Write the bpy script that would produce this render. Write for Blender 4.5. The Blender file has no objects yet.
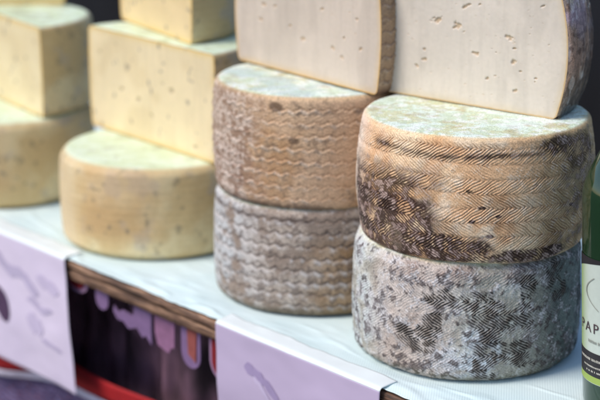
import bpy, math, random
import numpy as np
from mathutils import Vector, noise as mnoise
PI = math.pi
sc = bpy.context.scene
C = sc.collection
rng = np.random.default_rng(7)
random.seed(7)

# ------------------------------------------------------------------ helpers
def lin(r, g, b):
    def f(c):
        c /= 255.0
        return c/12.92 if c <= .04045 else ((c+.055)/1.055)**2.4
    return np.array([f(r), f(g), f(b)])

LAT = rng.random((32, 32, 32)).astype(np.float32)
def vnoise(P, freq, seed=0):
    Q = P*freq + seed*7.31
    I = np.floor(Q).astype(np.int64); F = Q - I
    F = F*F*(3-2*F); I &= 31; J = (I+1) & 31
    x0, y0, z0 = I[:, 0], I[:, 1], I[:, 2]; x1, y1, z1 = J[:, 0], J[:, 1], J[:, 2]
    fx, fy, fz = F[:, 0], F[:, 1], F[:, 2]
    a = LAT[x0, y0, z0]*(1-fx)+LAT[x1, y0, z0]*fx; b = LAT[x0, y1, z0]*(1-fx)+LAT[x1, y1, z0]*fx
    c = LAT[x0, y0, z1]*(1-fx)+LAT[x1, y0, z1]*fx; d = LAT[x0, y1, z1]*(1-fx)+LAT[x1, y1, z1]*fx
    return (a*(1-fy)+b*fy)*(1-fz)+(c*(1-fy)+d*fy)*fz
ROT = np.array([[.36, .48, -.8], [-.8, .6, 0.], [.48, .64, .6]])
def fbm(P, freq, seed=0, oct=4, gain=.55):
    t = 0; amp = 1; n = 0
    for o in range(oct):
        P = P@ROT
        t = t+amp*vnoise(P, freq*(2.03**o), seed+o*1.7); n += amp; amp *= gain
    return t/n
def ss(x, a, b):
    t = np.clip((x-a)/(b-a), 0, 1); return t*t*(3-2*t)
def mix(a, b, t):
    t = np.asarray(t)[:, None]; return a*(1-t)+b*t

def tag(o, label=None, cat=None, group=None, kind=None):
    if label: o['label'] = label
    if cat: o['category'] = cat
    if group: o['group'] = group
    if kind: o['kind'] = kind
    return o
def empty(name, loc, rz=0):
    o = bpy.data.objects.new(name, None); C.objects.link(o)
    o.location = loc; o.rotation_euler = (0, 0, rz); o.empty_display_size = .02
    return o
def link(name, me, mat, parent=None, smooth=True):
    o = bpy.data.objects.new(name, me); C.objects.link(o)
    if mat: me.materials.append(mat)
    if parent: o.parent = parent
    if smooth: me.polygons.foreach_set('use_smooth', np.ones(len(me.polygons), bool))
    return o
def grid_mesh(P, col=None, wrap=False, flip=False):
    nv, nu = P.shape[:2]
    idx = np.arange(nv*nu).reshape(nv, nu)
    a = idx[:-1, :-1]; b = idx[:-1, 1:]; c = idx[1:, 1:]; d = idx[1:, :-1]
    q = np.stack([a, b, c, d], -1).reshape(-1, 4)
    if wrap:
        w = np.stack([idx[:-1, -1], idx[:-1, 0], idx[1:, 0], idx[1:, -1]], -1); q = np.vstack([q, w])
    if flip: q = q[:, ::-1]
    me = bpy.data.meshes.new('m')
    me.vertices.add(nv*nu); me.vertices.foreach_set('co', P.reshape(-1).astype(np.float32))
    me.loops.add(q.size); me.loops.foreach_set('vertex_index', q.reshape(-1).astype(np.int32))
    me.polygons.add(len(q)); me.polygons.foreach_set('loop_start', (np.arange(len(q))*4).astype(np.int32))
    me.update(calc_edges=True); me.validate()
    if col is not None:
        at = me.color_attributes.new('Col', 'FLOAT_COLOR', 'POINT')
        cc = np.ones((nv*nu, 4), np.float32); cc[:, :3] = np.clip(col.reshape(-1, 3), 0.002, .95)
        at.data.foreach_set('color', cc.reshape(-1))
    return me
def poly_prism(pts, y0, y1, bev=0):
    # outline in (x,z), thickness along y
    n = len(pts)
    V = [(x, y0, z) for x, z in pts]+[(x, y1, z) for x, z in pts]
    F = [tuple(range(n)), tuple(range(2*n-1, n-1, -1))]+[(i, i+n, (i+1) % n+n, (i+1) % n) for i in range(n)]
    me = bpy.data.meshes.new('m'); me.from_pydata(V, [], F); me.update(); return me

# ------------------------------------------------------------------ materials
def nmat(name):
    m = bpy.data.materials.new(name); m.use_nodes = True
    nt = m.node_tree; b = nt.nodes['Principled BSDF']; return m, nt, b
def nd(nt, t, **k):
    n = nt.nodes.new(t)
    for a, v in k.items(): setattr(n, a, v)
    return n
def cheese_mat(name, rough=.72, sss=.0, fine=900, fa=.25, bump=.35, bdist=.0004, spec=.35):
    m, nt, b = nmat(name); L = nt.links
    at = nd(nt, 'ShaderNodeAttribute', attribute_name='Col')
    tc = nd(nt, 'ShaderNodeTexCoord')
    n1 = nd(nt, 'ShaderNodeTexNoise'); n1.inputs['Scale'].default_value = fine; n1.inputs['Detail'].default_value = 4
    L.new(tc.outputs['Object'], n1.inputs['Vector'])
    mr = nd(nt, 'ShaderNodeMapRange'); mr.inputs['From Min'].default_value = .3; mr.inputs['From Max'].default_value = .7
    mr.inputs['To Min'].default_value = 1-fa; mr.inputs['To Max'].default_value = 1+fa
    L.new(n1.outputs['Fac'], mr.inputs['Value'])
    vm = nd(nt, 'ShaderNodeVectorMath', operation='SCALE')
    L.new(at.outputs['Color'], vm.inputs[0]); L.new(mr.outputs[0], vm.inputs['Scale'])
    L.new(vm.outputs[0], b.inputs['Base Color'])
    b.inputs['Roughness'].default_value = rough; b.inputs['Specular IOR Level'].default_value = spec
    if sss:
        b.inputs['Subsurface Weight'].default_value = sss
        b.inputs['Subsurface Radius'].default_value = (1, .7, .4); b.inputs['Subsurface Scale'].default_value = .004
    n2 = nd(nt, 'ShaderNodeTexNoise'); n2.inputs['Scale'].default_value = fine*.55; n2.inputs['Detail'].default_value = 6
    L.new(tc.outputs['Object'], n2.inputs['Vector'])
    bp = nd(nt, 'ShaderNodeBump'); bp.inputs['Strength'].default_value = bump; bp.inputs['Distance'].default_value = bdist
    L.new(n2.outputs['Fac'], bp.inputs['Height']); L.new(bp.outputs[0], b.inputs['Normal'])
    return m
def plain_mat(name, col, rough=.6, var=.15, scale=60, bump=.2, bdist=.0005, spec=.4, stretch=(1, 1, 1), metallic=0):
    m, nt, b = nmat(name); L = nt.links
    tc = nd(nt, 'ShaderNodeTexCoord'); mp = nd(nt, 'ShaderNodeMapping'); mp.inputs['Scale'].default_value = stretch
    n1 = nd(nt, 'ShaderNodeTexNoise'); n1.inputs['Scale'].default_value = scale; n1.inputs['Detail'].default_value = 6
    L.new(tc.outputs['Object'], mp.inputs[0]); L.new(mp.outputs[0], n1.inputs['Vector'])
    cr = nd(nt, 'ShaderNodeValToRGB'); cr.color_ramp.elements[0].position = .3; cr.color_ramp.elements[1].position = .7
    cr.color_ramp.elements[0].color = (*(np.array(col)*(1-var)), 1); cr.color_ramp.elements[1].color = (*np.clip(np.array(col)*(1+var), 0, .95), 1)
    L.new(n1.outputs['Fac'], cr.inputs[0]); L.new(cr.outputs[0], b.inputs['Base Color'])
    b.inputs['Roughness'].default_value = rough; b.inputs['Specular IOR Level'].default_value = spec; b.inputs['Metallic'].default_value = metallic
    bp = nd(nt, 'ShaderNodeBump'); bp.inputs['Strength'].default_value = bump; bp.inputs['Distance'].default_value = bdist
    L.new(n1.outputs['Fac'], bp.inputs['Height']); L.new(bp.outputs[0], b.inputs['Normal'])
    return m
M_rind = cheese_mat('dry_rind', fa=.32, bump=.5)
M_smooth = cheese_mat('smooth_rind', rough=.55, sss=.1, fine=300, fa=.06, bump=.25, bdist=.0004)
M_paste = cheese_mat('cheese_paste', rough=.5, sss=.2, fine=260, fa=.03, bump=.18, bdist=.0003, spec=.45)

# ------------------------------------------------------------------ cheese geometry
def profile(R, H, c, b, step, top_step):
    """(r,z) pairs, bottom centre to top centre, with outward normals and side flag"""
    pts = [(0, 0)]
    n = 6
    for i in range(1, n+1): pts.append(((R-c)*i/n, 0))
    m = max(6, int(c*PI/2/step))
    for i in range(1, m+1):
        a = -PI/2+PI/2*i/m; pts.append((R-c+c*math.cos(a), c+c*math.sin(a)))
    k = int((H-2*c)/step)
    for i in range(1, k): pts.append((R, c+(H-2*c)*i/k))
    for i in range(0, m+1):
        a = PI/2*i/m; pts.append((R-c+c*math.cos(a), H-c+c*math.sin(a)))
    k = int((R-c)/top_step)
    for i in range(1, k+1): pts.append(((R-c)*(1-i/k), H))
    A = np.array(pts)
    bl = b*(2*A[:, 1]/H-1)**2
    A[:, 0] = np.maximum(A[:, 0]-bl*(A[:, 0] > R*.5)*ss(A[:, 0], R*.5, R*.9), 0)
    T = np.gradient(A, axis=0); Nn = np.stack([T[:, 1], -T[:, 0]], -1); Nn /= np.linalg.norm(Nn, axis=1)[:, None]+1e-9
    return A, Nn

def weave(s, z, P, p):
    """plaited-mat imprint: height in metres and groove mask"""
    rh = p.get('row', .0122); g = p.get('teeth', .015); A = p.get('ta', .0006); sp = p.get('sp', .0037); run = p.get('run', 1.45)
    wob = (fbm(P, 12, 3, 3)-.5)*.007
    zz = z+wob; ss_ = s+(fbm(P, 10, 9, 2)-.5)*.004
    tri = np.abs(((ss_/g) % 1)*2-1)*2-1
    q = (zz+A*tri)/rh; k = np.floor(q); v = q-k
    sg = np.where(k.astype(int) % 2 == 0, 1., -1.)
    ph = (ss_+sg*(v*rh)*run+k*.0037)/sp+(fbm(P, 90, 13, 3)-.5)*.75
    fr = ph % 1
    gw = .13+.16*fbm(P, 60, 15, 2)
    stroke = 1-np.exp(-((fr-.5)/gw)**2)       # 0 in the groove, 1 on the strand
    rnd = vnoise(np.stack([np.floor(ph)*1.37, k*2.1, 0*k], -1), 1.0, 5)
    seam = np.exp(-(np.minimum(v, 1-v)/.10)**2)
    grp = np.exp(-((((ph/p.get('per', 4)) % 1)-.5)/.10)**2)
    return stroke, seam, grp, rnd, v, tri

def lathe(R, H, c=.007, b=.0035, step=.0005, top_step=.001, half=False, front=None, seed=1, lump=.0012):
    if half: th = np.linspace(0, PI, max(40, int(PI*R/step)))
    else:
        f0, f1 = front
        nf = int((f1-f0)*R/step); th = np.concatenate([np.linspace(f0, f1, nf), np.linspace(f1, f0+2*PI, 50)[1:-1]])
    A, Nn = profile(R, H, c, b, step, top_step)
    r = A[:, 0][:, None]; z = A[:, 1][:, None]
    X = r*np.cos(th); Y = r*np.sin(th); Z = z+0*th
    P = np.stack([X, Y, Z], -1)
    NX = Nn[:, 0][:, None]*np.cos(th); NY = Nn[:, 0][:, None]*np.sin(th); NZ = Nn[:, 1][:, None]+0*th
    NN = np.stack([NX, NY, NZ], -1)
    return P, NN, th, A

def side_colour_full(kind, P, NN, th, A, R, H, axis):
    """returns height displacement and colour for every vertex. axis = direction (radians) that faces the camera"""
    sh = P.shape[:2]; F = P.reshape(-1, 3); n = len(F)
    al = ((th-axis+PI) % (2*PI)-PI)
    al = np.degrees(np.broadcast_to(al, sh)).reshape(-1)   # 0 = towards viewer, -90 = viewer's left
    z = F[:, 2]; v = z/H; rad = np.hypot(F[:, 0], F[:, 1])
    side = np.clip(NN.reshape(-1, 3)[:, :2].__abs__().max(1)*0+np.hypot(NN.reshape(-1, 3)[:, 0], NN.reshape(-1, 3)[:, 1]), 0, 1)
    sidem = ss(side, .25, .8)
    s = np.broadcast_to(th*R, sh).reshape(-1)
    big = fbm(F, 18, 1, 4); med = fbm(F, 70, 2, 4); fin = fbm(F, 260, 4, 3); vf = fbm(F, 700, 6, 2)
    h = (fbm(F, 14, 11, 3)-.5)*.0032+(med-.5)*.0011
    def blob(a, vv, ra, rv, w=.5):
        d = np.hypot((al-a)/ra, (v-vv)/rv); return ss(1.25-d+(med-.5)*1.1*w*2, .0, .55)
    if kind in ('tan', 'grey', 'tan_mid', 'grey_mid'):
        far = kind.endswith('mid')
        wp = dict(teeth=.0125, ta=.0014, row=.0116, sp=.0040) if far else dict()
        st, seam, grp, rnd, vv_, tri = weave(s, z, F, wp)
        keep = sidem
    if kind == 'tan':
        worn = ss(fbm(F, 34, 21, 3), .30, .62)
        keep = keep*(1-ss(v, .93, .985))*ss(v, .01, .04)
        h += keep*((st-1)*.0008*(.35+.8*worn)*(.4+1.1*rnd)-grp*.0002-seam*.00022)+(fin-.5)*.0004
        groove = (1-st)*keep*(.10+.85*rnd)*(.20+.75*worn)
        base = mix(lin(244, 218, 184), lin(232, 188, 146), ss(big, .38, .62))
        base = mix(base, lin(240, 222, 198), ss(med, .50, .72)*.7)
        base = mix(base, lin(206, 146, 98), ss(fbm(F, 40, 27, 3), .52, .68)*.4)
        base = mix(base, lin(176, 150, 110), ss(al, 18, 46)*.75)  # shade on the right side, painted olive into the rind colour
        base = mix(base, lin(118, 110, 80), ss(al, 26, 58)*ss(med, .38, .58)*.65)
        base = mix(base, lin(236, 224, 214), (1-ss(al, -78, -56))*.7)  # bright left edge, a highlight mixed into the colour
        base = mix(base, lin(244, 230, 212), ss(st*keep*fin, .48, .66)*.55)          # highlights on the strand tips, painted as a paler colour
        base = mix(base, lin(122, 76, 50), np.clip(groove*1.0, 0, .8))
        base = mix(base, lin(150, 104, 72), seam*keep*.25)
        reg = (1-ss(al+(big-.5)*60, -28, -4))*(1-ss(v+(big-.5)*.4, .52, .80))*ss(al, -90, -70)
        reg = np.maximum(reg, blob(-12, .12, 20, .12)); reg = np.maximum(reg, blob(30, .06, 22, .06)*.95); reg = np.maximum(reg, blob(6, .04, 14, .04)*.9)
        reg = np.maximum(reg, np.exp(-((v-.86-.010*np.sin(al*.09))/.022)**2)*ss(al, -62, -48)*(1-ss(al, 26, 44))*(.40+ss(big, .35, .6)*.45))
        reg = np.maximum(reg, blob(46, .90, 14, .07)*.8); reg = np.maximum(reg, blob(60, .84, 16, .14)*.6)
        reg = np.maximum(reg, np.exp(-((v-.715)/.03)**2)*(1-ss(al, -30, -8))*.38)
        reg = np.maximum(reg, np.exp(-((v-.60)/.035)**2)*(1-ss(al, -26, -6))*.42)
        for a, q in ((4, .47), (12, .40), (-2, .60), (8, .24), (52, .42), (0, .36)): reg = np.maximum(reg, blob(a, q, 1.7, .014)*.8)
        reg = reg*(.62+.38*ss(fbm(F, 50, 71, 3), .30, .50)); reg = np.maximum(reg, .45*ss(al, 30, 60)*ss(fin*.5+med*.5, .5, .6))
        mk = np.clip(reg*1.45, 0, 1)*ss(fin*.5+med*.5+(1-st)*keep*.34, .36, .53)
        mcol = mix(lin(50, 28, 22), lin(78, 52, 50), ss(fin, .48, .62))
        base = base*(1-np.clip(mk*.96, 0, .96))[:, None]+mcol*np.clip(mk*.96, 0, .96)[:, None]
        bl = ss(med*.3+fin*.7+.16*st, .66, .78)*reg
        base = mix(base, lin(214, 190, 180), bl*.65)
        base = mix(base, lin(90, 62, 46), ss(fin, .70, .80)*.5)
    elif kind == 'grey':
        # thick mottled mould, weave only showing in scraped patches
        pt = 0
        for a, q, ra, rv in ((8, .71, 12, .08), (17, .58, 11, .12), (22, .50, 10, .08), (14, .27, 10, .10), (10, .08, 6, .045), (-12, .72, 7, .055), (32, .74, 5, .10),
                             (-18, .48, 8, .08), (-22, .36, 9, .09), (52, .84, 8, .20), (30, .16, 6, .08), (26, .30, 5, .06)):
            pt = np.maximum(pt, blob(a, q, ra, rv, 1.2)*ss(fin*.6+med*.4, .38, .54))
        h += (med-.5)*.0012+(fin-.5)*.0014-pt*keep*(.0002+(1-st)*.0008)-(1-st)*keep*.0003
        base = mix(lin(160, 156, 146), lin(206, 206, 200), ss(big*.5+med*.5, .42, .58))
        base = mix(base, lin(214, 222, 232), blob(2, .25, 16, .2)*ss(med, .4, .55)*.8)
        base = mix(base, lin(150, 136, 112), (1-ss(v, .1, .45))*ss(al, -66, -50)*(1-ss(al, -34, -16))*ss(med, .35, .55)*.6)
        base = mix(base, lin(206, 216, 220), (1-ss(al, -62, -28))*ss(med, .35, .6)*.8)  # light falling on the left side, painted as pale grey-blue
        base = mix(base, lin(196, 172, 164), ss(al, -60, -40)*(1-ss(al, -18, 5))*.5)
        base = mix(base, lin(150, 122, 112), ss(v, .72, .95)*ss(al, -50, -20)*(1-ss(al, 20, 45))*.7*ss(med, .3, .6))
        base = mix(base, lin(92, 106, 102), ss(al, 22, 54)*.85)  # right-hand shade and bottle reflection painted as dark teal
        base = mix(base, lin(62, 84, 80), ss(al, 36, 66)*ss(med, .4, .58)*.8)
        m2 = fbm(F, 140, 33, 3)
        base = mix(base, lin(104, 92, 90), ss(m2*.6+med*.4, .47, .62)*(.25+.3*ss(al, -30, 10)))
        base = mix(base, lin(226, 224, 228), ss(m2*.35+med*.4+big*.25, .52, .60)*ss(fin, .40, .55)*.8)
        base = mix(base, lin(76, 64, 64), ss(fin*.6+med*.4, .53, .62)*.75)
        fl = ss((1-st)*.5+fin*.5+.15*med, .70, .80); base = mix(base, lin(52, 44, 46), fl*.75*ss(med, .40, .55))
        base = mix(base, base*.72, ss(al, 30, 60)*ss(med, .42, .56))  # darkens the right side further, as painted shade
        base = mix(base, lin(66, 56, 58), ss(vf*.5+fin*.5, .58, .66)*.6)
        base = mix(base, lin(234, 234, 236), ss(vf*.5+m2*.5, .58, .68)*.4)
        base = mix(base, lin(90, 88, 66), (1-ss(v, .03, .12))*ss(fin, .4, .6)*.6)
        dk = pt*keep*ss((1-st)+.25*(fin-.5), .12, .55)
        base = mix(base, lin(96, 82, 74), np.clip((1-st)*keep*.22*ss(med, .35, .6), 0, 1)); base = mix(base, lin(124, 112, 98), np.clip(pt*keep*.5, 0, 1))
        base = mix(base, lin(22, 16, 16), np.clip(dk*1.5, 0, .98))
    elif kind == 'mauve':
        h += (fin-.5)*.0010
        base = mix(lin(236, 200, 176), lin(250, 226, 212), ss(med*.6+big*.4, .42, .58))
        base = mix(base, lin(138, 108, 92), ss(fin*.7+med*.3, .44, .62)*.75)
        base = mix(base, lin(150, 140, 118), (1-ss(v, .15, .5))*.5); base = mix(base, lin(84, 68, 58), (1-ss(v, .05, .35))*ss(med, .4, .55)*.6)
        base = mix(base, lin(244, 214, 228), ss(v, .5, .9)*ss(med, .4, .55)*.7)
    elif kind == 'tan_mid':
        wk = .35+.65*ss(fbm(F, 30, 51, 3), .34, .56)
        keep = keep*(1-ss(v, .90, .97))
        h += keep*((st-1)*.00045-seam*.0009*(.2+rnd)*wk)
        h += keep*.0007*np.exp(-((vv_-.84)/.12)**2)*(.3+wk)
        base = mix(lin(214, 180, 148), lin(192, 152, 114), ss(big, .4, .62))
        base = mix(base, lin(212, 182, 150), ss(med, .5, .7)*.5)
        base = mix(base, lin(122, 84, 58), np.clip(seam*.30+(1-st)*.45*rnd, 0, .8)*keep)
        ris = np.where(np.gradient(tri.reshape(sh), axis=1).reshape(-1) > 0, 1., .35)
        base = mix(base, lin(232, 216, 200), ris*np.exp(-((vv_-.80)/.17)**2)*keep*(.08+.62*ss(med*.5+fin*.5, .42, .58))*(.2+.8*wk))  # highlights along the woven teeth, painted pale on the rising side
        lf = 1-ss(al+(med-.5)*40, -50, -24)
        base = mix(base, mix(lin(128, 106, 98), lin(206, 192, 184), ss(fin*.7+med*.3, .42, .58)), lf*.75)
        base = mix(base, lin(84, 60, 48), blob(-22, .90, 4, .04)*.8); base = mix(base, lin(96, 70, 54), blob(-12, .62, 3, .03)*.8)
        base = mix(base, lin(96, 74, 60), np.exp(-((v-.87)/.02)**2)*ss(al, -5, 10)*.7*ss(med, .35, .5))
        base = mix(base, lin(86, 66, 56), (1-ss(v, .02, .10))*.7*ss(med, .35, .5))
        base = mix(base, lin(120, 98, 84), ss(fin*.6+med*.4, .56, .66)*.55)
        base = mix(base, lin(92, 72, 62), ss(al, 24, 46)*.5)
    elif kind == 'grey_mid':
        wk = .35+.65*ss(fbm(F, 30, 51, 3), .34, .56)
        h += keep*((st-1)*.0005-seam*.0009*(.2+rnd)*(.4+.6*wk))+(fin-.5)*.0006
        base = mix(lin(152, 136, 124), lin(190, 176, 164), ss(med, .4, .6))
        base = mix(base, lin(200, 206, 212), (1-ss(al, -56, -20))*.75*ss(med, .3, .55))  # left side painted paler and bluer for the light on it
        base = mix(base, lin(176, 132, 74), ss(al, -14, 16)*ss(.95-v, .1, .4)*ss(big, .25, .45)*.6)
        base = mix(base, lin(84, 68, 62), ss(fin*.7+med*.3+.06*seam, .50, .64)*.6); base = mix(base, lin(96, 78, 68), np.clip(seam*.5+(1-st)*.35*rnd, 0, .7)*keep)
        ris = np.where(np.gradient(tri.reshape(sh), axis=1).reshape(-1) > 0, 1., .4)
        base = mix(base, lin(216, 210, 208), ris*np.exp(-((vv_-.80)/.18)**2)*keep*.75*ss(fin*.5+med*.5, .42, .56))  # tooth-row highlights painted into the rind colour
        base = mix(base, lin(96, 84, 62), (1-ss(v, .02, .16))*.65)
        base = mix(base, lin(74, 58, 54), np.exp(-((v-.90)/.03)**2)*ss(med, .4, .5)*.6)
    else:                                                                           # smooth yellow rind
        lines = .5+.5*np.cos(z/.0075*2*PI+(big-.5)*5)
        h = h*.7+sidem*(lines-.5)*.00022*ss(med, .3, .6)+(fbm(F, 45, 31, 2)-.5)*.0010*sidem
        base = mix(lin(228, 210, 166), lin(212, 186, 136), ss(big, .4, .64))
        base = mix(base, lin(176, 172, 168), ss(fbm(F, 38, 47, 3), .56, .70)*.4)
        base = mix(base, lin(190, 154, 104), lines*.16*ss(big, .35, .6)*sidem)
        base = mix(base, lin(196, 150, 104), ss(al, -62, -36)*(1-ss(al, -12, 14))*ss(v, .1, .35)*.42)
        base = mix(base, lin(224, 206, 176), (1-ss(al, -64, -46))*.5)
        spot = ss(fbm(F, 95, 41, 2), .70, .77)*ss(fbm(F, 22, 43, 2), .36, .5)
        base = mix(base, lin(132, 118, 98), spot*.55)
        sp2 = ss(fbm(F, 170, 61, 2), .70, .78)*ss(fbm(F, 30, 63, 2), .42, .56); base = mix(base, lin(122, 112, 98), sp2*.6)
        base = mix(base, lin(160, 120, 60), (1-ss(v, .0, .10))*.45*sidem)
    # flat top (and bottom) of the wheel
    t = ((NN.reshape(-1, 3)[:, 2] > 0) & (rad < R))*(1-ss(side, .2, .75))
    if kind in ('tan', 'grey', 'tan_mid', 'grey_mid'):
        tc = mix(lin(208, 222, 196), lin(226, 240, 228), ss(med, .4, .6))  # cyan light from above is painted into the top's colour
        tc = mix(tc, lin(214, 206, 152), ss(big*.6+fin*.4, .50, .62)*.6)
        tc = mix(tc, lin(240, 244, 240), ss(fbm(F, 120, 17, 3), .52, .66)*.7)
        tc = mix(tc, lin(184, 160, 112), ss(fbm(F, 60, 19, 4), .56, .72)*.5); tc = mix(tc, lin(170, 180, 166), ss(fin*.6+med*.4, .54, .66)*.35)
        if kind == 'tan_mid': tc = mix(tc, lin(186, 206, 206), ss(fbm(F, 30, 23, 3), .45, .6)*.6)
    else:
        tc = mix(lin(216, 230, 196), lin(226, 240, 216), ss(med, .4, .6))  # same cyan top light painted into the yellow wheels
        tc = mix(tc, lin(176, 180, 150), ss(fbm(F, 60, 25, 3), .60, .70)*.5)
    base = mix(base, tc, t)
    rim = np.exp(-((side-.62)/.28)**2)*(NN.reshape(-1, 3)[:, 2] > 0)
    if kind in ('tan', 'tan_mid', 'yellow'): base = mix(base, lin(206, 176, 122), rim*.35)
    return h.reshape(sh), base.reshape(sh[0], sh[1], 3)

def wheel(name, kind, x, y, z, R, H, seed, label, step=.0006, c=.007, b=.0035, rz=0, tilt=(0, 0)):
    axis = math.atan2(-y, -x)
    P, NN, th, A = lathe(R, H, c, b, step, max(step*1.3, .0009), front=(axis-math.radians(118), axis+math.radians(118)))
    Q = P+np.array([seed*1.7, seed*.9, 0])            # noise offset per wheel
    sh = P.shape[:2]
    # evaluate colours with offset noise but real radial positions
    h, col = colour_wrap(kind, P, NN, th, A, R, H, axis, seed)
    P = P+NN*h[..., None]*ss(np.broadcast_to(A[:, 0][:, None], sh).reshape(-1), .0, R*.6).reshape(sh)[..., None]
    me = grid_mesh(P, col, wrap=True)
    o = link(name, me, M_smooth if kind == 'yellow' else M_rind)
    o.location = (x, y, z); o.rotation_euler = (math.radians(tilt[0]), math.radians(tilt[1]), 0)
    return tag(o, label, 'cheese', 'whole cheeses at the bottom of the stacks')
_seed = [0]
_vn = vnoise
def vnoise(P, freq, seed=0): return _vn(P, freq, seed+_seed[0])
def colour_wrap(kind, P, NN, th, A, R, H, axis, seed):
    _seed[0] = seed*3.3
    r = side_colour_full(kind, P, NN, th, A, R, H, axis)
    _seed[0] = 0
    return r

def half_wheel(x, y, z, R, H, dirang, kind, paste, label, pits=(), seed=1, step=.0008, c=.010, b=.004, film=False, tint_edge=None, arc=PI, face2=False):
    """half cheese lying flat; local x runs along the cut face, the rind bulges to +y"""
    root = empty('cut_cheese', (x, y, z), dirang)
    tag(root, label, 'cheese', 'cut cheeses on top of the stacks')
    P, NN, th, A = lathe(R, H, c, b, step, .0012, half=True)
    if arc < PI:
        th = np.linspace(0, arc, int(arc*R/step)); r = A[:, 0][:, None]; zz = A[:, 1][:, None]
        Nn = NN[:, 0, :]
        P = np.stack([r*np.cos(th), r*np.sin(th), zz+0*th], -1)
        NN = np.stack([Nn[:, 0][:, None]*np.cos(th), Nn[:, 0][:, None]*np.sin(th), Nn[:, 2][:, None]+0*th], -1)
    axis = math.radians(25) if film else -math.radians(60)
    h, col = colour_wrap(kind, P, NN, th, A, R, H, axis, seed)
    sh = P.shape[:2]
    fade = np.minimum(ss(th, 0, .05), ss(arc-th, 0, .05))[None, :]
    P2 = P+NN*(h*fade*ss(np.broadcast_to(A[:, 0][:, None], sh).reshape(-1), .0, R*.5).reshape(sh))[..., None]
    link('rind', grid_mesh(P2, col), M_smooth if kind == 'yellow' else M_rind, root)
    # cut faces: grid between -r(z) and r(z), pitted with small eyes
    keep = A[:, 1] > -1
    zs = A[:, 1]; rs = A[:, 0]
    i0 = 6; i1 = len(A)-int((R-c)/.0012)-1
    zz = zs[i0:i1+1]; rr = rs[i0:i1+1]
    def face(full, rot, nm):
        nu = int((2*R if full else R)/max(step*.8, .0006))
        u = np.linspace(-1 if full else 0, 1, nu)
        X = rr[:, None]*u; Z = zz[:, None]+0*u
        F = np.stack([X, 0*X, Z], -1); f = F.reshape(-1, 3)
        dep = np.zeros(len(f)); pit = np.zeros(len(f))
        _seed[0] = seed*2.1
        wn = fbm(f, 330, 3, 3)-.5; wn2 = fbm(f, 420, 8, 3)-.5
        rg = np.random.default_rng(seed+50)
        L = [(px, pz, sz, sz*.55, 1.) for px, pz, sz in pits]
        for _ in range(130): L.append((rg.uniform(-R, R)*.92, rg.uniform(.006, H-.006), rg.uniform(.0004, .0014), rg.uniform(.0002, .0006), rg.uniform(.15, .6)))
        for px, pz, sa, sb, w in L:
            an = rg.uniform(-.6, .6); dx = f[:, 0]-px; dz = f[:, 2]-pz
            ca, sn = math.cos(an), math.sin(an)
            d = np.hypot((dx*ca+dz*sn)/sa, (dz*ca-dx*sn)/sb)+wn*2.6*w+wn2*1.2
            k = (1-ss(d, .55, 1.25))*(np.hypot(dx, dz) < sa*3)
            dep = np.maximum(dep, k*w*min(.0011, sb*1.1)); pit = np.maximum(pit, k*w)
        edge = np.minimum(np.minimum(f[:, 2], H-f[:, 2]), (np.broadcast_to(rr[:, None], X.shape).reshape(-1)-np.abs(f[:, 0])))
        e = 1-ss(edge+(fbm(f, 60, 4, 2)-.5)*.003, .0004, .0085)
        e2 = 1-ss(edge+(fbm(f, 200, 4, 2)-.5)*.0008, .0006, .0020)
        col = mix(paste*(.97), paste*1.03, ss(fbm(f, 25, 1, 4), .4, .6))
        st = f*np.array([1, 1, .12]); col = col*(1-.05*ss(fbm(st, 160, 7, 3), .5, .7))[:, None]      # wire drag marks
        col = mix(col, tint_edge[0], e*.6); col = mix(col, col*.93, ss(fbm(f*np.array([1, 1, .35]), 45, 19, 3), .50, .60)*(kind != 'yellow')); col = mix(col, tint_edge[1], e2*.8)
        col = mix(col, lin(186, 154, 110) if kind != 'yellow' else lin(150, 134, 104), pit*.6)
        if kind == 'yellow':
            col = mix(col, lin(120, 112, 108), ss(fbm(f, 110, 14, 2), .74, .80)*.6); col = mix(col, lin(196, 170, 120), ss(fbm(f, 24, 16, 3), .5, .66)*.2)
        _seed[0] = 0
        y = dep+(fbm(f, 30, 5, 3)-.5)*.0008*ss(edge, 0, .006)+(fbm(f, 300, 5, 2)-.5)*.00012*ss(edge, 0, .002)
        Fp = f.copy(); Fp[:, 1] = y
        ca, sn = math.cos(rot), math.sin(rot)
        G = Fp.copy(); G[:, 0] = Fp[:, 0]*ca-Fp[:, 1]*sn; G[:, 1] = Fp[:, 0]*sn+Fp[:, 1]*ca
        return link(nm, grid_mesh(G.reshape(F.shape), col), M_paste, root)
    if arc >= PI-.01: face(True, 0, 'cut_face')
    else:
        face(False, 0, 'cut_face'); face(False, arc, 'cut_face')
    if film:
        Pf = P.copy(); Rf = Pf.reshape(-1, 3)
        q = Rf*np.array([1, 1, .35])
        w = np.abs(fbm(q, 38, 77, 3)-.5)*2; w2 = np.abs(fbm(q*np.array([1.6, 1.6, 1]), 120, 78, 3)-.5)*2
        hh = .0012+.0018*(1-ss(w, 0, .25))+.0004*(1-ss(w2, 0, .2))
        Pf = P+NN*hh.reshape(sh)[..., None]
        zc = np.clip(Pf[..., 2], .0006, None); Pf[..., 2] = zc
        keepr = slice(i0, len(A))
        Pf = Pf[keepr, ::2]
        link('plastic_film', grid_mesh(Pf), M_film, root)
    return root

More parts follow.
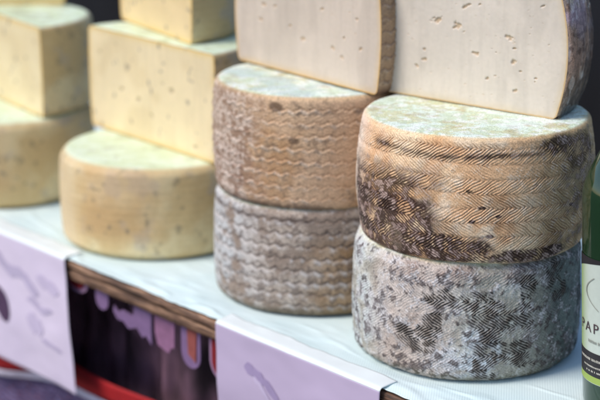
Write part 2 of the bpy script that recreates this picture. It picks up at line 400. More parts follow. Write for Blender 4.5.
def film_mat():
    m, nt, b = nmat('cling_film'); L = nt.links
    nt.nodes.remove(b); out = nt.nodes['Material Output']
    tr = nd(nt, 'ShaderNodeBsdfTransparent'); gl = nd(nt, 'ShaderNodeBsdfGlossy'); gl.inputs['Roughness'].default_value = .22
    tr.inputs['Color'].default_value = (.98, .98, .99, 1)
    fr = nd(nt, 'ShaderNodeFresnel'); fr.inputs['IOR'].default_value = 1.6
    mu = nd(nt, 'ShaderNodeMath', operation='MULTIPLY'); mu.inputs[1].default_value = 1.1; mu.use_clamp = True
    mx = nd(nt, 'ShaderNodeMixShader')
    L.new(fr.outputs[0], mu.inputs[0]); L.new(mu.outputs[0], mx.inputs[0]); L.new(tr.outputs[0], mx.inputs[1]); L.new(gl.outputs[0], mx.inputs[2])
    tc = nd(nt, 'ShaderNodeTexCoord'); n = nd(nt, 'ShaderNodeTexNoise'); n.inputs['Scale'].default_value = 90; n.inputs['Detail'].default_value = 2
    L.new(tc.outputs['Object'], n.inputs['Vector'])
    bp = nd(nt, 'ShaderNodeBump'); bp.inputs['Strength'].default_value = .4; bp.inputs['Distance'].default_value = .0015
    L.new(n.outputs['Fac'], bp.inputs['Height']); L.new(bp.outputs[0], gl.inputs['Normal']); L.new(bp.outputs[0], fr.inputs['Normal'])
    L.new(mx.outputs[0], out.inputs['Surface']); return m
M_film = film_mat()

# ------------------------------------------------------------------ the cheeses
HM = .1052; HL = .0986
RX, RY = .147, 1.2643
MX, MY = .0151, 1.4111
LX, LY = -.1532, 1.5843
FX, FY = -.3560, 1.7703
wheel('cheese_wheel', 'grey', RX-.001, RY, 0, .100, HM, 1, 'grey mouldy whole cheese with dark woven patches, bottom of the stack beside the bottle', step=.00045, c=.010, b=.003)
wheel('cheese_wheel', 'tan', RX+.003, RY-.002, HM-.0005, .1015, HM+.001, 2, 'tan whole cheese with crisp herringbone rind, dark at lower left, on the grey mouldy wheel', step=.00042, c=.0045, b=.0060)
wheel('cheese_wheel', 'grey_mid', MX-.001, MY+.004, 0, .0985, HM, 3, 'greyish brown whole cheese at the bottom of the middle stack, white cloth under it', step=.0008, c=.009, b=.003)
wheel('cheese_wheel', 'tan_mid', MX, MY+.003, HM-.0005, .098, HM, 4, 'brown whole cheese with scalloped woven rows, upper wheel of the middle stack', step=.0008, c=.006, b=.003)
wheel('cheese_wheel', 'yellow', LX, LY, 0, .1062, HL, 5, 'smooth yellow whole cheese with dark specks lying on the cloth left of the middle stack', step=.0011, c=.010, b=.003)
wheel('cheese_wheel', 'yellow', FX, FY, 0, .1100, HL+.002, 6, 'yellow whole cheese at the far left, partly cut off by the picture edge', step=.0014, c=.010, b=.003)

dR = math.atan2(-.1068, .1324); dM = math.atan2(-.1536, .1213); dL = math.atan2(-.1721, .1492)
ivory = lin(212, 202, 190); edgeI = (lin(206, 190, 164), lin(198, 164, 110))
pR = [(-.0312, .0699, .0042), (-.0092, .0691, .0038), (-.0105, .0665, .003), (-.0043, .0837, .0026), (.001, .0869, .0022), (.0418, .0633, .0034), (.0099, .0454, .0030), (.0295, .0492, .0015),
      (.0468, .0545, .0018), (.0467, .0430, .0034), (-.044, .0343, .0024), (-.0443, .0435, .0018), (-.0516, .0277, .0016), (.0211, .0255, .0018), (.05, .0194, .0024), (.0691, .032, .0014),
      (.0727, .093, .0018), (.0294, .0291, .0012), (.0537, .0361, .0014), (.0677, .0291, .0013), (.0253, .0519, .0012), (.012, .088, .0012)]
pM = [(-.0623, .0602, .0026), (-.0678, .045, .003), (-.0438, .061, .002), (-.0006, .0359, .0034), (.0434, .0325, .003), (.0554, .0266, .0026), (.0807, .0381, .002), (.0264, .0669, .003), (-.0207, .045, .0018), (.0757, .0644, .002), (.0575, .0453, .0024)]
half_wheel(.1422, 1.2827, 2*HM+.0012, .0978, .104, dR, 'mauve', ivory, 'half cheese with ivory face and film-wrapped mouldy rind, on the crisp herringbone wheel', pits=pR, seed=7, step=.00055, c=.004, b=.009, film=True, tint_edge=edgeI).scale = (1, 1.22, 1)
half_wheel(.0035, 1.4023, 2*HM+.0008, .1090, .104, dM, 'tan_mid', lin(204, 190, 176), 'greyish ivory half cheese standing on the brown scalloped wheel of the middle stack', pits=pM, seed=8, step=.0009, c=.005, b=.005, tint_edge=(lin(206, 180, 140), lin(206, 160, 84)))
pL = [(-.06, .0994, .003), (-.0515, .0508, .0036), (-.0193, .0451, .0042), (.0233, .0696, .0032), (.0408, .064, .004), (.0805, .0114, .003), (-.0919, .0868, .003), (.0036, .0316, .003)]
yel = lin(230, 212, 174); edgeY = (lin(224, 194, 122), lin(212, 162, 74))
half_wheel(-.1603, 1.5856, HL+.0008, .1150, .1135, dL, 'yellow', yel, 'large speckled yellow half cheese between the brown scalloped stack and the left stack', pits=pL, seed=9, step=.0012, c=.005, b=.002, tint_edge=edgeY)
half_wheel(-.1565, 1.6258, HL+.0008+.1135+.0008, .092, .10, math.atan2(-.157, .091), 'yellow', lin(228, 204, 158), 'orange rimmed cut cheese on top of the large speckled half cheese', seed=10, step=.0014, c=.006, b=.002, tint_edge=edgeY)
half_wheel(-.3515, 1.7785, HL+.0028, .1060, .1045, math.atan2(-.0875, .060), 'yellow', lin(226, 210, 172), 'pale cut cheese second from the cloth in the far left stack, one corner forward', pits=[(-.02, .05, .004), (.03, .03, .003)], seed=11, step=.0014, c=.006, b=.002, tint_edge=edgeY)
half_wheel(-.385, 1.846, HL+.0028+.1045+.0008, .100, .10, 0.0, 'yellow', lin(222, 202, 156), 'yellow cut cheese topping the far left stack, only its lowest edge in view', seed=12, step=.0016, c=.005, b=.002, tint_edge=edgeY)

# ------------------------------------------------------------------ stall table
E0 = np.array([-.3276, 1.5833]); D = np.array([.678, -.735]); Nn_ = np.array([-.735, -.678])     # along the edge, out of the edge
EA = math.atan2(D[1], D[0])
# local table frame: x along the edge, y into the table (away from the viewer), z up, origin at E0
def frame(name, z=0): return empty(name, (E0[0], E0[1], z), EA)
wood, nt, b = nmat('weathered_wood'); L = nt.links
tc = nd(nt, 'ShaderNodeTexCoord'); mp = nd(nt, 'ShaderNodeMapping'); mp.inputs['Scale'].default_value = (1, 9, 16)
n1 = nd(nt, 'ShaderNodeTexNoise'); n1.inputs['Scale'].default_value = 22; n1.inputs['Detail'].default_value = 8; n1.inputs['Roughness'].default_value = .65
L.new(tc.outputs['Object'], mp.inputs[0]); L.new(mp.outputs[0], n1.inputs['Vector'])
cr = nd(nt, 'ShaderNodeValToRGB'); e = cr.color_ramp.elements
e[0].position = .36; e[0].color = (*lin(30, 22, 20), 1); e[1].position = .68; e[1].color = (*lin(178, 142, 114), 1)
e2 = cr.color_ramp.elements.new(.5); e2.color = (*lin(104, 76, 60), 1)
L.new(n1.outputs['Fac'], cr.inputs[0]); L.new(cr.outputs[0], b.inputs['Base Color']); b.inputs['Roughness'].default_value = .7
bp = nd(nt, 'ShaderNodeBump'); bp.inputs['Strength'].default_value = .6; bp.inputs['Distance'].default_value = .001
L.new(n1.outputs['Fac'], bp.inputs['Height']); L.new(bp.outputs[0], b.inputs['Normal'])

X0, X1, DEP = -.55, 1.15, .70
tb = frame('stall_table'); tag(tb, 'wooden stall table with a weathered brown board edge showing between two hanging sheets', 'table')
def edge_board(z0, z1, yo, seed):
    n = 340; xs = np.linspace(X0, X1, n)
    prof = [(DEP, z0), (.004+yo, z0), (yo+.001, z0+.0012), (yo, z0+.003), (yo, (z0+z1)/2), (yo, z1-.003), (yo+.001, z1-.001), (.004+yo, z1), (DEP, z1)]
    P = np.zeros((len(prof), n, 3))
    for i, (y, z) in enumerate(prof):
        P[i, :, 0] = xs; P[i, :, 1] = y; P[i, :, 2] = z
        if 0 < i < 8:
            q = np.stack([xs, 0*xs+i*.3, 0*xs+seed], -1)
            P[i, :, 1] += (fbm(q, 60, seed, 3)-.5)*.0022; P[i, :, 2] += (fbm(q, 40, seed+3, 3)-.5)*.0014
    return grid_mesh(P, wrap=False, flip=True)
link('board', edge_board(-.0105, -.0016, .0010, 3), wood, tb)
link('board', edge_board(-.0225, -.0112, .0025, 8), wood, tb)
for lx, ly in ((X0+.06, .06), (X1-.06, .06), (X0+.06, DEP-.06), (X1-.06, DEP-.06)):
    me = poly_prism([(lx-.02, -.85), (lx+.02, -.85), (lx+.02, -.0235), (lx-.02, -.0235)], ly-.02, ly+.02); link('leg', me, wood, tb, smooth=False)

# tablecloth
cloth, nt, b = nmat('white_cloth'); L = nt.links
tc = nd(nt, 'ShaderNodeTexCoord'); mp = nd(nt, 'ShaderNodeMapping'); mp.inputs['Rotation'].default_value = (0, 0, EA+.14)
L.new(tc.outputs['Object'], mp.inputs[0])
wv = nd(nt, 'ShaderNodeTexWave'); wv.inputs['Scale'].default_value = 150; wv.inputs['Distortion'].default_value = .3; wv.inputs['Detail'].default_value = 1
L.new(mp.outputs[0], wv.inputs['Vector'])
n1 = nd(nt, 'ShaderNodeTexNoise'); n1.inputs['Scale'].default_value = 14; n1.inputs['Detail'].default_value = 6; L.new(tc.outputs['Object'], n1.inputs['Vector'])
cr = nd(nt, 'ShaderNodeValToRGB'); cr.color_ramp.elements[0].position = .3; cr.color_ramp.elements[1].position = .7
cr.color_ramp.elements[0].color = (*lin(210, 233, 237), 1); cr.color_ramp.elements[1].color = (*lin(226, 243, 245), 1)
L.new(n1.outputs['Fac'], cr.inputs[0]); L.new(cr.outputs[0], b.inputs['Base Color']); b.inputs['Roughness'].default_value = .75
bp = nd(nt, 'ShaderNodeBump'); bp.inputs['Strength'].default_value = .16; bp.inputs['Distance'].default_value = .0005
L.new(wv.outputs['Fac'], bp.inputs['Height']); L.new(bp.outputs[0], b.inputs['Normal'])
def tablecloth():
    xs = np.linspace(X0, X1, 900); ys = np.concatenate([np.linspace(-.0005, .12, 130), np.linspace(.12, DEP-.002, 150)[1:]])
    Xg, Yg = np.meshgrid(xs, ys)
    q = np.stack([Xg, Yg*1.0, 0*Xg], -1).reshape(-1, 3)
    fold = np.abs(fbm(q*np.array([1, 3.2, 1]), 9, 5, 3)-.5)*2
    z = .0016*(1-ss(fold, 0, .22))+.0022*fbm(q*np.array([.5, 2.5, 1]), 14, 8, 3)
    near = 1-ss(q[:, 1], .0, .075)
    z = z*(.35+.9*near)
    # keep the cloth flat under the cheeses
    for cx, cy in ((RX, RY), (MX, MY), (LX, LY), (FX, FY)):
        v = np.array([cx, cy])-E0; lx = v@D; ly = -(v@Nn_)
        d = np.hypot(q[:, 0]-lx, q[:, 1]-ly); z = z*ss(d, .093, .122)
    z = z-.0014+.0
    # ragged front edge turning down over the board
    yo = .003+(fbm(np.stack([q[:, 0], 0*z, 0*z], -1), 35, 9, 3)-.5)*.007
    Yn = q[:, 1]+yo*near
    fr = 1-ss(q[:, 1], 0, .010); z = z*(1-fr*.8)
    P = np.stack([q[:, 0], Yn, z], -1).reshape(Xg.shape+(3,))
    return P
Pc = tablecloth(); fr = frame('tablecloth')
C.objects.unlink(fr); bpy.data.objects.remove(fr)
def in_frame(o): o.location = (E0[0], E0[1], 0); o.rotation_euler = (0, 0, EA); return o
o = in_frame(link('tablecloth', grid_mesh(Pc), cloth)); tag(o, 'thin white ribbed cloth covering the stall table under all the cheeses', 'tablecloth')
sm = o.modifiers.new('thick', 'SOLIDIFY'); sm.thickness = .0006; sm.offset = 1

# hanging sheets
M_sheet, nt, b = nmat('glossy_sheet'); L = nt.links
tc = nd(nt, 'ShaderNodeTexCoord'); n1 = nd(nt, 'ShaderNodeTexNoise'); n1.inputs['Scale'].default_value = 9; n1.inputs['Detail'].default_value = 4
L.new(tc.outputs['Object'], n1.inputs['Vector'])
cr = nd(nt, 'ShaderNodeValToRGB'); cr.color_ramp.elements[0].position = .3; cr.color_ramp.elements[1].position = .7
cr.color_ramp.elements[0].color = (*lin(208, 196, 220), 1); cr.color_ramp.elements[1].color = (*lin(222, 210, 231), 1)
L.new(n1.outputs['Fac'], cr.inputs[0]); L.new(cr.outputs[0], b.inputs['Base Color']); b.inputs['Roughness'].default_value = .42
M_fold_sheen = plain_mat('fold_sky_sheen', lin(232, 241, 243), .35, .04, 12)  # sky reflection on the sheet's fold, put into the colour as near-white
def sheet(x0, x1, drop, label, seed, slant=(0, 0), back=.020, M_sheet=M_sheet):
    n = int((x1-x0)/.002); u = np.linspace(0, 1, n)
    prof = []   # (y,z) down the sheet: lies on the table, folds over, hangs
    for t in np.linspace(back, .003, 12): prof.append((t, .0030, 0))
    for a in np.linspace(0, PI/2, 8)[1:]: prof.append((.001-.004*math.sin(a), -.001+.004*math.cos(a), 0))
    for t in np.linspace(.0, 1, 60)[1:]: prof.append((-.003, -.001-t*drop, t))
    P = np.zeros((len(prof), n, 3))
    for i, (y, z, t) in enumerate(prof):
        xl = x0+slant[0]*t; xr = x1+slant[1]*t; xs = xl+(xr-xl)*u
        q = np.stack([xs, 0*xs+t*.25, 0*xs], -1)
        P[i, :, 0] = xs; P[i, :, 1] = y-(fbm(q, 7, seed, 2)-.5)*.016*t-(fbm(q, 26, seed, 2)-.5)*.0015*min(1, i/14)
        P[i, :, 2] = z
        if i < 12:
            q2 = np.stack([xs, 0*xs, 0*xs], -1); w = (fbm(q2, 30, seed+5, 3)-.5)
            P[i, :, 1] += w*.006*(11-i)/11; P[i, :, 2] += np.abs(fbm(q2+np.array([0, y, 0]), 40, seed+9, 2)-.4)*.0035*((11-i)/11)
    root = empty('hanging_sheet', (E0[0], E0[1], 0), EA); tag(root, label, 'sheet', 'pale printed sheets hanging from the table edge')
    for nm_, Pp, mt in (('paper', P[17:], M_sheet), ('lit_fold', P[:18], M_fold_sheen)):
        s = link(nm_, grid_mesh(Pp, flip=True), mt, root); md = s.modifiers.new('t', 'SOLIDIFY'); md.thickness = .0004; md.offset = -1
    def surf_y(x, z):
        t = np.clip((-.001-z)/drop, 0, 1); q = np.stack([x, t*.25, 0*x], -1)
        return -.003-(fbm(q, 7, seed, 2)-.5)*.016*t-(fbm(q, 26, seed, 2)-.5)*.0015
    return root, surf_y
def smudge(root, surf, pts, mat, nm='print'):
    """printed mark lying on the sheet: polygon outline in (x,z)"""
    from mathutils.geometry import delaunay_2d_cdt
    n = len(pts); P = []
    cx = sum(p[0] for p in pts)/n; cz = sum(p[1] for p in pts)/n
    rings = 6; V = []; F = []
    a = np.array(pts)
    for k in range(rings+1):
        for p in a: V.append((cx+(p[0]-cx)*k/rings, cz+(p[1]-cz)*k/rings))
    V = np.array(V); y = surf(V[:, 0], V[:, 1])-.0007
    Q = np.stack([V[:, 0], y, V[:, 1]], -1).reshape(rings+1, n, 3)
    return link(nm, grid_mesh(Q, wrap=True), mat, root)
def ellipse_pts(cx, cz, a, b_, rot, n=28, rough=.12, seed=0):
    rg = np.random.default_rng(seed); o = []
    for i in range(n):
        t = 2*PI*i/n; k = 1+rough*(rg.random()-.5)*2*.6+rough*math.sin(3*t+seed)
        x = a*k*math.cos(t); z = b_*k*math.sin(t)
        o.append((cx+x*math.cos(rot)-z*math.sin(rot), cz+x*math.sin(rot)+z*math.cos(rot)))
    return o
def stroke_pts(path, w, seed=0):
    rg = np.random.default_rng(seed); up = []; dn = []
    for i, (x, z) in enumerate(path):
        ww = w*(.5+.8*rg.random())*(1 if 0 < i < len(path)-1 else .3); up.append((x, z+ww)); dn.append((x, z-ww))
    return up+dn[::-1]
M_ink = plain_mat('dark_plum_ink', lin(78, 56, 84), .5, .1)
M_grey = plain_mat('faded_grey_ink', lin(188, 177, 205), .45, .06)
M_grey2 = plain_mat('soft_grey_ink', lin(198, 186, 213), .45, .05)
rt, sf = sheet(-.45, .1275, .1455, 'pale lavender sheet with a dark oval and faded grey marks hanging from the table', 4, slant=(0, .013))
smudge(rt, sf, ellipse_pts(.003, -.079, .023, .0135, -.85, seed=3, rough=.05), M_ink)
def ribbon(root, sf, path, w, mat, seed):
    path = np.array(path); m = len(path); rg = np.random.default_rng(seed)
    rows = []
    for sgn in (-1, -.33, .33, 1):
        ww = np.array([w*(.7+.5*rg.random())*(1 if 0 < i < m-1 else .25) for i in range(m)]) if sgn == -1 else ww
        V = path+np.stack([0*ww, sgn*ww], -1); rows.append(np.stack([V[:, 0], sf(V[:, 0], V[:, 1])-.0007, V[:, 1]], -1))
    return link('print', grid_mesh(np.array(rows)), mat, root)
ribbon(rt, sf, [(-.02+.0075*i, -.024-.0018*i+.004*math.sin(i*.9)) for i in range(14)], .0065, M_grey, 1)
ribbon(rt, sf, [(.075+.006*i, -.032-.001*i) for i in range(8)], .007, M_grey2, 2)
ribbon(rt, sf, [(.055+.006*i, -.062-.0006*i+.003*math.sin(i)) for i in range(9)], .004, M_grey, 3)
ribbon(rt, sf, [(.055+.006*i, -.083-.0014*i) for i in range(6)], .010, M_grey2, 4)
ribbon(rt, sf, [(.082+.006*i, -.100-.0008*i) for i in range(7)], .003, M_grey, 5)
M_sheet2 = plain_mat('mauve_sheet', lin(190, 175, 204), .4, .06, 7, bump=.02)
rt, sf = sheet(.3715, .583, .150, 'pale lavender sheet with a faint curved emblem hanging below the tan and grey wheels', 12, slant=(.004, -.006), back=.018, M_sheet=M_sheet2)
M_hl = plain_mat('pale_mauve_ink', lin(196, 182, 212), .42, .05)
M_dm = plain_mat('deep_mauve_ink', lin(162, 146, 184), .42, .06)
arc = [(.437+.026*math.cos(t), -.050+.020*math.sin(t)) for t in np.linspace(2.7, .1, 16)]
ribbon(rt, sf, [(.412+.0045*i, -.0300-.0002*i*i) for i in range(12)], .005, M_dm, 7)
ribbon(rt, sf, [(.424+.003*i, -.0375-.0011*i-.00018*i*i) for i in range(10)], .0030, M_hl, 8)
ribbon(rt, sf, [(.4305+.0022*i, -.0425-.0022*i) for i in range(7)], .0008, M_grey, 9)

# garland under the board
M_red = plain_mat('red_fabric', lin(120, 22, 30), .8, .15, 200); M_lav = plain_mat('lavender_fabric', lin(122, 96, 136), .8, .1, 120)
M_pink = plain_mat('pink_fabric', lin(140, 98, 132), .8, .15, 90); M_pale = plain_mat('pale_trim', lin(150, 118, 150), .7, .08, 80)
M_orange = plain_mat('orange_fabric', lin(140, 74, 70), .8, .12, 120)
g = empty('bunting', (E0[0], E0[1], 0), EA); tag(g, 'string of red and lilac pennants hanging in shadow below the bare board edge', 'bunting')
def pen_outline(x0, x1, zt, zb, sq=.5, n=20):
    cx = (x0+x1)/2; w = (x1-x0)/2; o = [(x0, zt)]
    zc = zb+w*(1.0 if zt-zb > w else .6)
    for i in range(n+1):
        a = PI+PI*i/n; o.append((cx+w*math.cos(a), zc+(zc-zb)*math.sin(a)))
    o.append((x1, zt)); return o
def pennant(x0, x1, zb, fm, trim=True, yy=.012, zt=-.023, inner=None):
    p = link('pennant', poly_prism(pen_outline(x0, x1, zt, zb), yy, yy+.0012), M_pale if trim else fm, g, smooth=False)
    if trim:
        t = .0045; link('panel', poly_prism(pen_outline(x0+t, x1-t, zt, zb+t), yy-.0012, yy-.0002), fm, p, smooth=False)
    if inner:
        link('panel', poly_prism([(x0+(x1-x0)*.35, zt), (x0+(x1-x0)*.4, zb+.014), (x1-.006, zb+.008), (x1-.004, zt)], yy-.0012, yy-.0002), inner, p, smooth=False)
    return p
pennant(.108, .1455, -.0385, M_red)
pennant(.160, .1815, -.046, M_lav, False)
def jag(pts, mat, yy=.013): return link('pennant', poly_prism(pts, yy, yy+.0012), mat, g, smooth=False)
jag([(.190, -.036), (.197, -.041), (.205, -.037), (.222, -.039), (.226, -.023), (.2525, -.023), (.2515, -.062), (.243, -.054), (.237, -.058), (.228, -.050), (.214, -.055), (.205, -.049), (.196, -.050), (.189, -.043)], M_lav)
jag([(.2575, -.023), (.2895, -.023), (.2885, -.054), (.283, -.056), (.2795, -.062), (.270, -.060), (.262, -.058), (.258, -.046)], M_pink)
pennant(.301, .330, -.066, M_lav, False, inner=M_orange)
pennant(.344, .382, -.066, M_red)
cord = [(.09, -.0225), (.39, -.0225)]
link('cord', poly_prism([(.06, -.0240), (.06, -.0252), (.42, -.0252), (.42, -.0240)], .0105, .0145), M_pale, g, smooth=False)

# things in the shade under the table
def dark_curtain():
    xs = np.linspace(X0, X1, 500); zs = np.linspace(-.026, -.84, 60); Xg, Zg = np.meshgrid(xs, zs)
    q = np.stack([Xg, 0*Xg, Zg*.25], -1).reshape(-1, 3)
    y = .090+(fbm(q, 26, 3, 4)-.5)*.06
    return np.stack([Xg, y.reshape(Xg.shape), Zg], -1)
M_dark = plain_mat('dark_plum_cloth', lin(104, 76, 92), .85, .8, 34, stretch=(1, 1, .35))
o = in_frame(link('skirt_cloth', grid_mesh(dark_curtain(), flip=True), M_dark)); tag(o, 'dark plum cloth hanging in folds in the shade beneath the table', 'cloth')
o.modifiers.new('t', 'SOLIDIFY').thickness = .001
bnd = empty('striped_band', (E0[0], E0[1], 0), EA); tag(bnd, 'red and white fabric band stretched in the shade below the hanging sheet', 'band')
def band(z0, z1, mat, yo, th, nm):
    xs = np.linspace(X0, X1, 200); sag = .036*ss(-xs, -.09, .10)+.002*np.sin(xs*14)
    rows = []
    for k, zz in enumerate(np.linspace(z0, z1, 6)):
        rows.append(np.stack([xs, .028+yo+.003*np.sin(xs*30+k*.3), zz-sag], -1))
    oo = link(nm, grid_mesh(np.array(rows), flip=True), mat, bnd); oo.modifiers.new('t', 'SOLIDIFY').thickness = th
band(-.134, -.157, plain_mat('bright_red_fabric', lin(168, 28, 34), .7, .1, 60), 0, .001, 'red_stripe')
band(-.1575, -.166, plain_mat('white_fabric', lin(206, 196, 216), .7, .1, 60), 0, .001, 'white_stripe')
pm, nt, b = nmat('patterned_fabric'); L = nt.links
tc = nd(nt, 'ShaderNodeTexCoord'); n0 = nd(nt, 'ShaderNodeTexNoise'); n0.inputs['Scale'].default_value = 60; n0.inputs['Detail'].default_value = 4
wv = nd(nt, 'ShaderNodeTexWave'); wv.inputs['Scale'].default_value = 45; wv.inputs['Distortion'].default_value = 14; wv.inputs['Detail'].default_value = 3; wv.wave_type = 'RINGS'
L.new(tc.outputs['Object'], n0.inputs['Vector']); L.new(tc.outputs['Object'], wv.inputs['Vector'])
cr = nd(nt, 'ShaderNodeValToRGB'); el = cr.color_ramp.elements
el[0].position = 0; el[0].color = (*lin(52, 44, 84), 1); el[1].position = 1; el[1].color = (*lin(128, 108, 150), 1)
for p_, c_ in ((.35, lin(78, 70, 112)), (.6, lin(112, 60, 78)), (.75, lin(96, 96, 138))): x_ = el.new(p_); x_.color = (*c_, 1)
ad = nd(nt, 'ShaderNodeMath', operation='MULTIPLY_ADD'); ad.inputs[1].default_value = .6; L.new(wv.outputs['Fac'], ad.inputs[0]); L.new(n0.outputs['Fac'], ad.inputs[2])
sb = nd(nt, 'ShaderNodeMath', operation='SUBTRACT'); sb.inputs[1].default_value = .3; L.new(ad.outputs[0], sb.inputs[0])
L.new(sb.outputs[0], cr.inputs[0]); L.new(cr.outputs[0], b.inputs['Base Color']); b.inputs['Roughness'].default_value = .85
xs = np.linspace(X0, .105, 160); rows = []
for k, zz in enumerate(np.linspace(-.150, -.60, 60)):
    q = np.stack([xs, 0*xs, 0*xs+zz*.3], -1); rows.append(np.stack([xs, .046+(fbm(q, 20, 4, 3)-.5)*.02, 0*xs+zz], -1))
o = in_frame(link('patterned_cloth', grid_mesh(np.array(rows), flip=True), pm)); tag(o, 'blue and purple patterned cloth below the left lavender sheet', 'cloth')
o.modifiers.new('t', 'SOLIDIFY').thickness = .001

# ground and the dark cloth behind the stall
M_asph = plain_mat('asphalt', np.array([.045, .045, .048]), .9, .35, 160, bump=.6, bdist=.003)
gm = bpy.data.meshes.new('g'); gm.from_pydata([(-60, -60, -.85), (60, -60, -.85), (60, 60, -.85), (-60, 60, -.85)], [], [(0, 1, 2, 3)])
tag(link('ground', gm, M_asph), kind='structure')
xs = np.linspace(-1.6, 2.0, 300); rows = []
for zz in np.linspace(-.849, .36, 40):
    q = np.stack([xs, 0*xs, 0*xs+zz*.2], -1); rows.append(np.stack([xs, .95+(fbm(q, 6, 4, 3)-.5)*.12, 0*xs+zz], -1))
o = in_frame(link('backdrop_cloth', grid_mesh(np.array(rows), flip=True), plain_mat('navy_cloth', lin(12, 14, 22), .9, .3, 5))); tag(o, 'near black navy cloth hanging behind the stall', 'cloth')
o.modifiers.new('t', 'SOLIDIFY').thickness = .002

# ------------------------------------------------------------------ the bottle
BX, BY, BR = .2640, 1.12, .0375
bt = empty('wine_bottle', (BX, BY, .0012)); bt.rotation_euler = (0, -.055, 0); tag(bt, 'dark green glass bottle with a white and lime label at the right edge', 'bottle')
prof = [(0, .012), (.012, .009), (.024, .003), (.030, 0), (.0345, .0015), (.037, .006), (BR, .012)]
for i in range(1, 12): prof.append((BR, .012+.165*i/11))
for i in range(1, 15):
    t = i/14; k = t*t*(3-2*t); prof.append((BR+(.0150-BR)*k, .177+.062*t))
prof += [(.0146, .25), (.0142, .275), (.0142, .287), (.0158, .288), (.0160, .296), (.0145, .2985), (.0115, .2985)]
def lathe_simple(pr, n, a0=0, a1=2*PI, wrap=True):
    th = np.linspace(a0, a1, n, endpoint=not wrap); A = np.array(pr)
    return np.stack([A[:, 0][:, None]*np.cos(th), A[:, 0][:, None]*np.sin(th), A[:, 1][:, None]+0*th], -1)
gm_, nt, b = nmat('green_glass'); b.inputs['Base Color'].default_value = (.008, .034, .012, 1); b.inputs['Roughness'].default_value = .06
b.inputs['Coat Weight'].default_value = .6; b.inputs['Coat Roughness'].default_value = .03; b.inputs['IOR'].default_value = 1.5
b.inputs['Transmission Weight'].default_value = .12
o = link('glass', grid_mesh(lathe_simple(prof, 96), wrap=True), gm_, bt)
o = link('cork', grid_mesh(lathe_simple([(0, .290), (.0112, .290), (.0112, .302), (.0105, .3035), (0, .3035)], 40), wrap=True), plain_mat('cork', lin(190, 150, 110), .8), bt)
axis = math.atan2(-BY, -BX)
ZL0, ZL1 = .0300, .133
def lab(z0, z1, a0, a1, off, mat, nm, parent, n=60, m=8):
    th = axis+np.radians(np.linspace(a0, a1, n)); zz = np.linspace(z0, z1, m)
    P = np.stack([(BR+off)*np.cos(th)[None, :]+0*zz[:, None], (BR+off)*np.sin(th)[None, :]+0*zz[:, None], zz[:, None]+0*th[None, :]], -1)
    cc = None
    if nm == 'label':
        t = ss(np.linspace(a0, a1, n), -82, -52)[None, :, None]; cc = lin(150, 172, 112)*(1-t)+lin(190, 200, 192)*t; cc = np.broadcast_to(cc, P.shape)  # printed lime fade, its colours dimmed to carry the shade on the label
    return link(nm, grid_mesh(P, cc), mat, parent)
M_lw = cheese_mat('label_paper', rough=.4, fine=200, fa=.03, bump=.05)
M_unused, nt, b = nmat('unused'); L = nt.links
tc = nd(nt, 'ShaderNodeTexCoord'); n1 = nd(nt, 'ShaderNodeTexNoise'); n1.inputs['Scale'].default_value = 12; L.new(tc.outputs['Object'], n1.inputs['Vector'])
cr = nd(nt, 'ShaderNodeValToRGB'); cr.color_ramp.elements[0].position = .35; cr.color_ramp.elements[0].color = (*lin(206, 214, 190), 1); cr.color_ramp.elements[1].position = .65; cr.color_ramp.elements[1].color = (*lin(226, 228, 220), 1)
L.new(n1.outputs['Fac'], cr.inputs[0]); L.new(cr.outputs[0], b.inputs['Base Color']); b.inputs['Roughness'].default_value = .45
M_lime = plain_mat('lime_ink', lin(150, 172, 84), .45, .05); M_blk = plain_mat('black_ink', lin(40, 36, 40), .45, .1); M_gold = plain_mat('pale_ink', lin(190, 186, 176), .4, .05)
M_name = plain_mat('plum_ink', lin(74, 56, 62), .45, .05)
M_gink = plain_mat('grey_ink', lin(150, 152, 144), .4, .05)
A0, A1 = -84, 84
lb = lab(ZL0, ZL1, A0, A1, .0003, M_lw, 'label', bt)
def arch():
    aa = np.linspace(A0, A1, 90); th = axis+np.radians(aa); zl = ZL1-.0155+.0140*np.cos(np.radians(aa))**.55
    rows = [np.stack([(BR+.0005)*np.cos(th), (BR+.0005)*np.sin(th), zl+(ZL1+.0003-zl)*k/3], -1) for k in range(4)]
    return np.array(rows)
link('border', grid_mesh(arch()), M_blk, lb)
lab(.036, .056, A0, A1, .0005, M_blk, 'border', lb)
lab(.0305, .036, A0, A1, .0005, M_lime, 'stripe', lb)
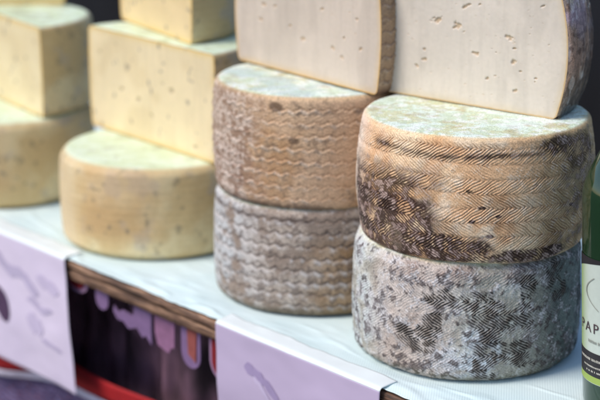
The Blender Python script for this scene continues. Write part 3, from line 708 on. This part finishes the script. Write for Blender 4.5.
# lime wash along the left end of the label
def text_on(txt, size, a0, zb, mat, spacing=1.0, nm='lettering'):
    cu = bpy.data.curves.new('t', 'FONT'); cu.body = txt; cu.size = size; cu.space_character = spacing; cu.resolution_u = 3
    to = bpy.data.objects.new('t', cu); C.objects.link(to)
    dg = bpy.context.evaluated_depsgraph_get(); me = bpy.data.meshes.new_from_object(to.evaluated_get(dg))
    C.objects.unlink(to); bpy.data.objects.remove(to)
    co = np.zeros(len(me.vertices)*3, np.float32); me.vertices.foreach_get('co', co); co = co.reshape(-1, 3)
    th = axis+math.radians(a0)+co[:, 0]/BR; z = zb+co[:, 1]; r = BR+.0008
    me.vertices.foreach_set('co', np.stack([r*np.cos(th), r*np.sin(th), z], -1).astype(np.float32).reshape(-1)); me.update()
    return link(nm, me, mat, lb, smooth=False)
text_on('PAP', .0120, -75, .0725, M_name, 1.35)
def fine_print(a0, z0, n, mat, h, seed):
    rg = np.random.default_rng(seed); V = []; F = []; a = a0
    for i in range(n):                          # lines of lettering too small to read: short upright strokes
        wd = rg.uniform(.7, 1.9)
        t0, t1 = axis+math.radians(a), axis+math.radians(a+wd); hh = h*rg.uniform(.75, 1); k = len(V)
        for t, z in ((t0, z0), (t1, z0), (t1, z0+hh), (t0, z0+hh)): V.append(((BR+.0008)*math.cos(t), (BR+.0008)*math.sin(t), z))
        F.append((k, k+1, k+2, k+3)); a += wd+rg.choice([.6, .8, 2.4], p=[.5, .35, .15])
    me = bpy.data.meshes.new('m'); me.from_pydata(V, [], F); link('fine_print', me, mat, lb, smooth=False)
fine_print(-56, .0640, 26, M_gink, .0026, 1); fine_print(-76, .0490, 40, M_gold, .0022, 2); fine_print(-66, .0435, 36, M_gold, .0016, 3); fine_print(-60, .0395, 30, M_gold, .0016, 4)
# thin curl drawn above the name
def curl():
    ts = np.linspace(0, 1, 60); pts = []
    a = -38-22*np.sin(ts*PI*.9); z = .092+.026*ts; w = .0006
    th = axis+np.radians(a); rows = []
    for sgn in (-1, 1):
        rows.append(np.stack([(BR+.0008)*np.cos(th+sgn*w/BR), (BR+.0008)*np.sin(th+sgn*w/BR), z], -1))
    return np.array(rows)
link('curl', grid_mesh(curl()), M_gink, lb)

# ------------------------------------------------------------------ light, world, camera
w = bpy.data.worlds.new('World'); sc.world = w; w.use_nodes = True
nt = w.node_tree; sky = nt.nodes.new('ShaderNodeTexSky'); sky.sky_type = 'NISHITA'; sky.sun_disc = False
EL, AZ = 47, -112   # sun: elevation, compass-like angle from +Y clockwise (viewer's left and a little behind)
sky.sun_elevation = math.radians(EL); sky.sun_rotation = math.radians(AZ)
nt.links.new(sky.outputs[0], nt.nodes['Background'].inputs[0]); nt.nodes['Background'].inputs[1].default_value = .13
sun = bpy.data.lights.new('sun', 'SUN'); sun.energy = 2.0; sun.angle = math.radians(28); sun.color = (1, .90, .78)
so = bpy.data.objects.new('sun', sun); C.objects.link(so)
d = Vector((math.sin(math.radians(AZ))*math.cos(math.radians(EL)), math.cos(math.radians(AZ))*math.cos(math.radians(EL)), math.sin(math.radians(EL))))
so.rotation_euler = d.to_track_quat('Z', 'Y').to_euler(); so.location = d*5

cam = bpy.data.cameras.new('camera'); co = bpy.data.objects.new('camera', cam); C.objects.link(co)
co.location = (0, 0, .5064); co.rotation_euler = (PI/2-.2885, 0, 0)
cam.sensor_width = 36; cam.lens = 1522/600*36; cam.clip_start = .01; cam.clip_end = 500
cam.dof.use_dof = True; cam.dof.focus_distance = 1.20; cam.dof.aperture_fstop = 5.0
sc.camera = co
sc.view_settings.view_transform = 'Standard'; sc.view_settings.look = 'None'; sc.view_settings.exposure = .42; sc.view_settings.gamma = 1
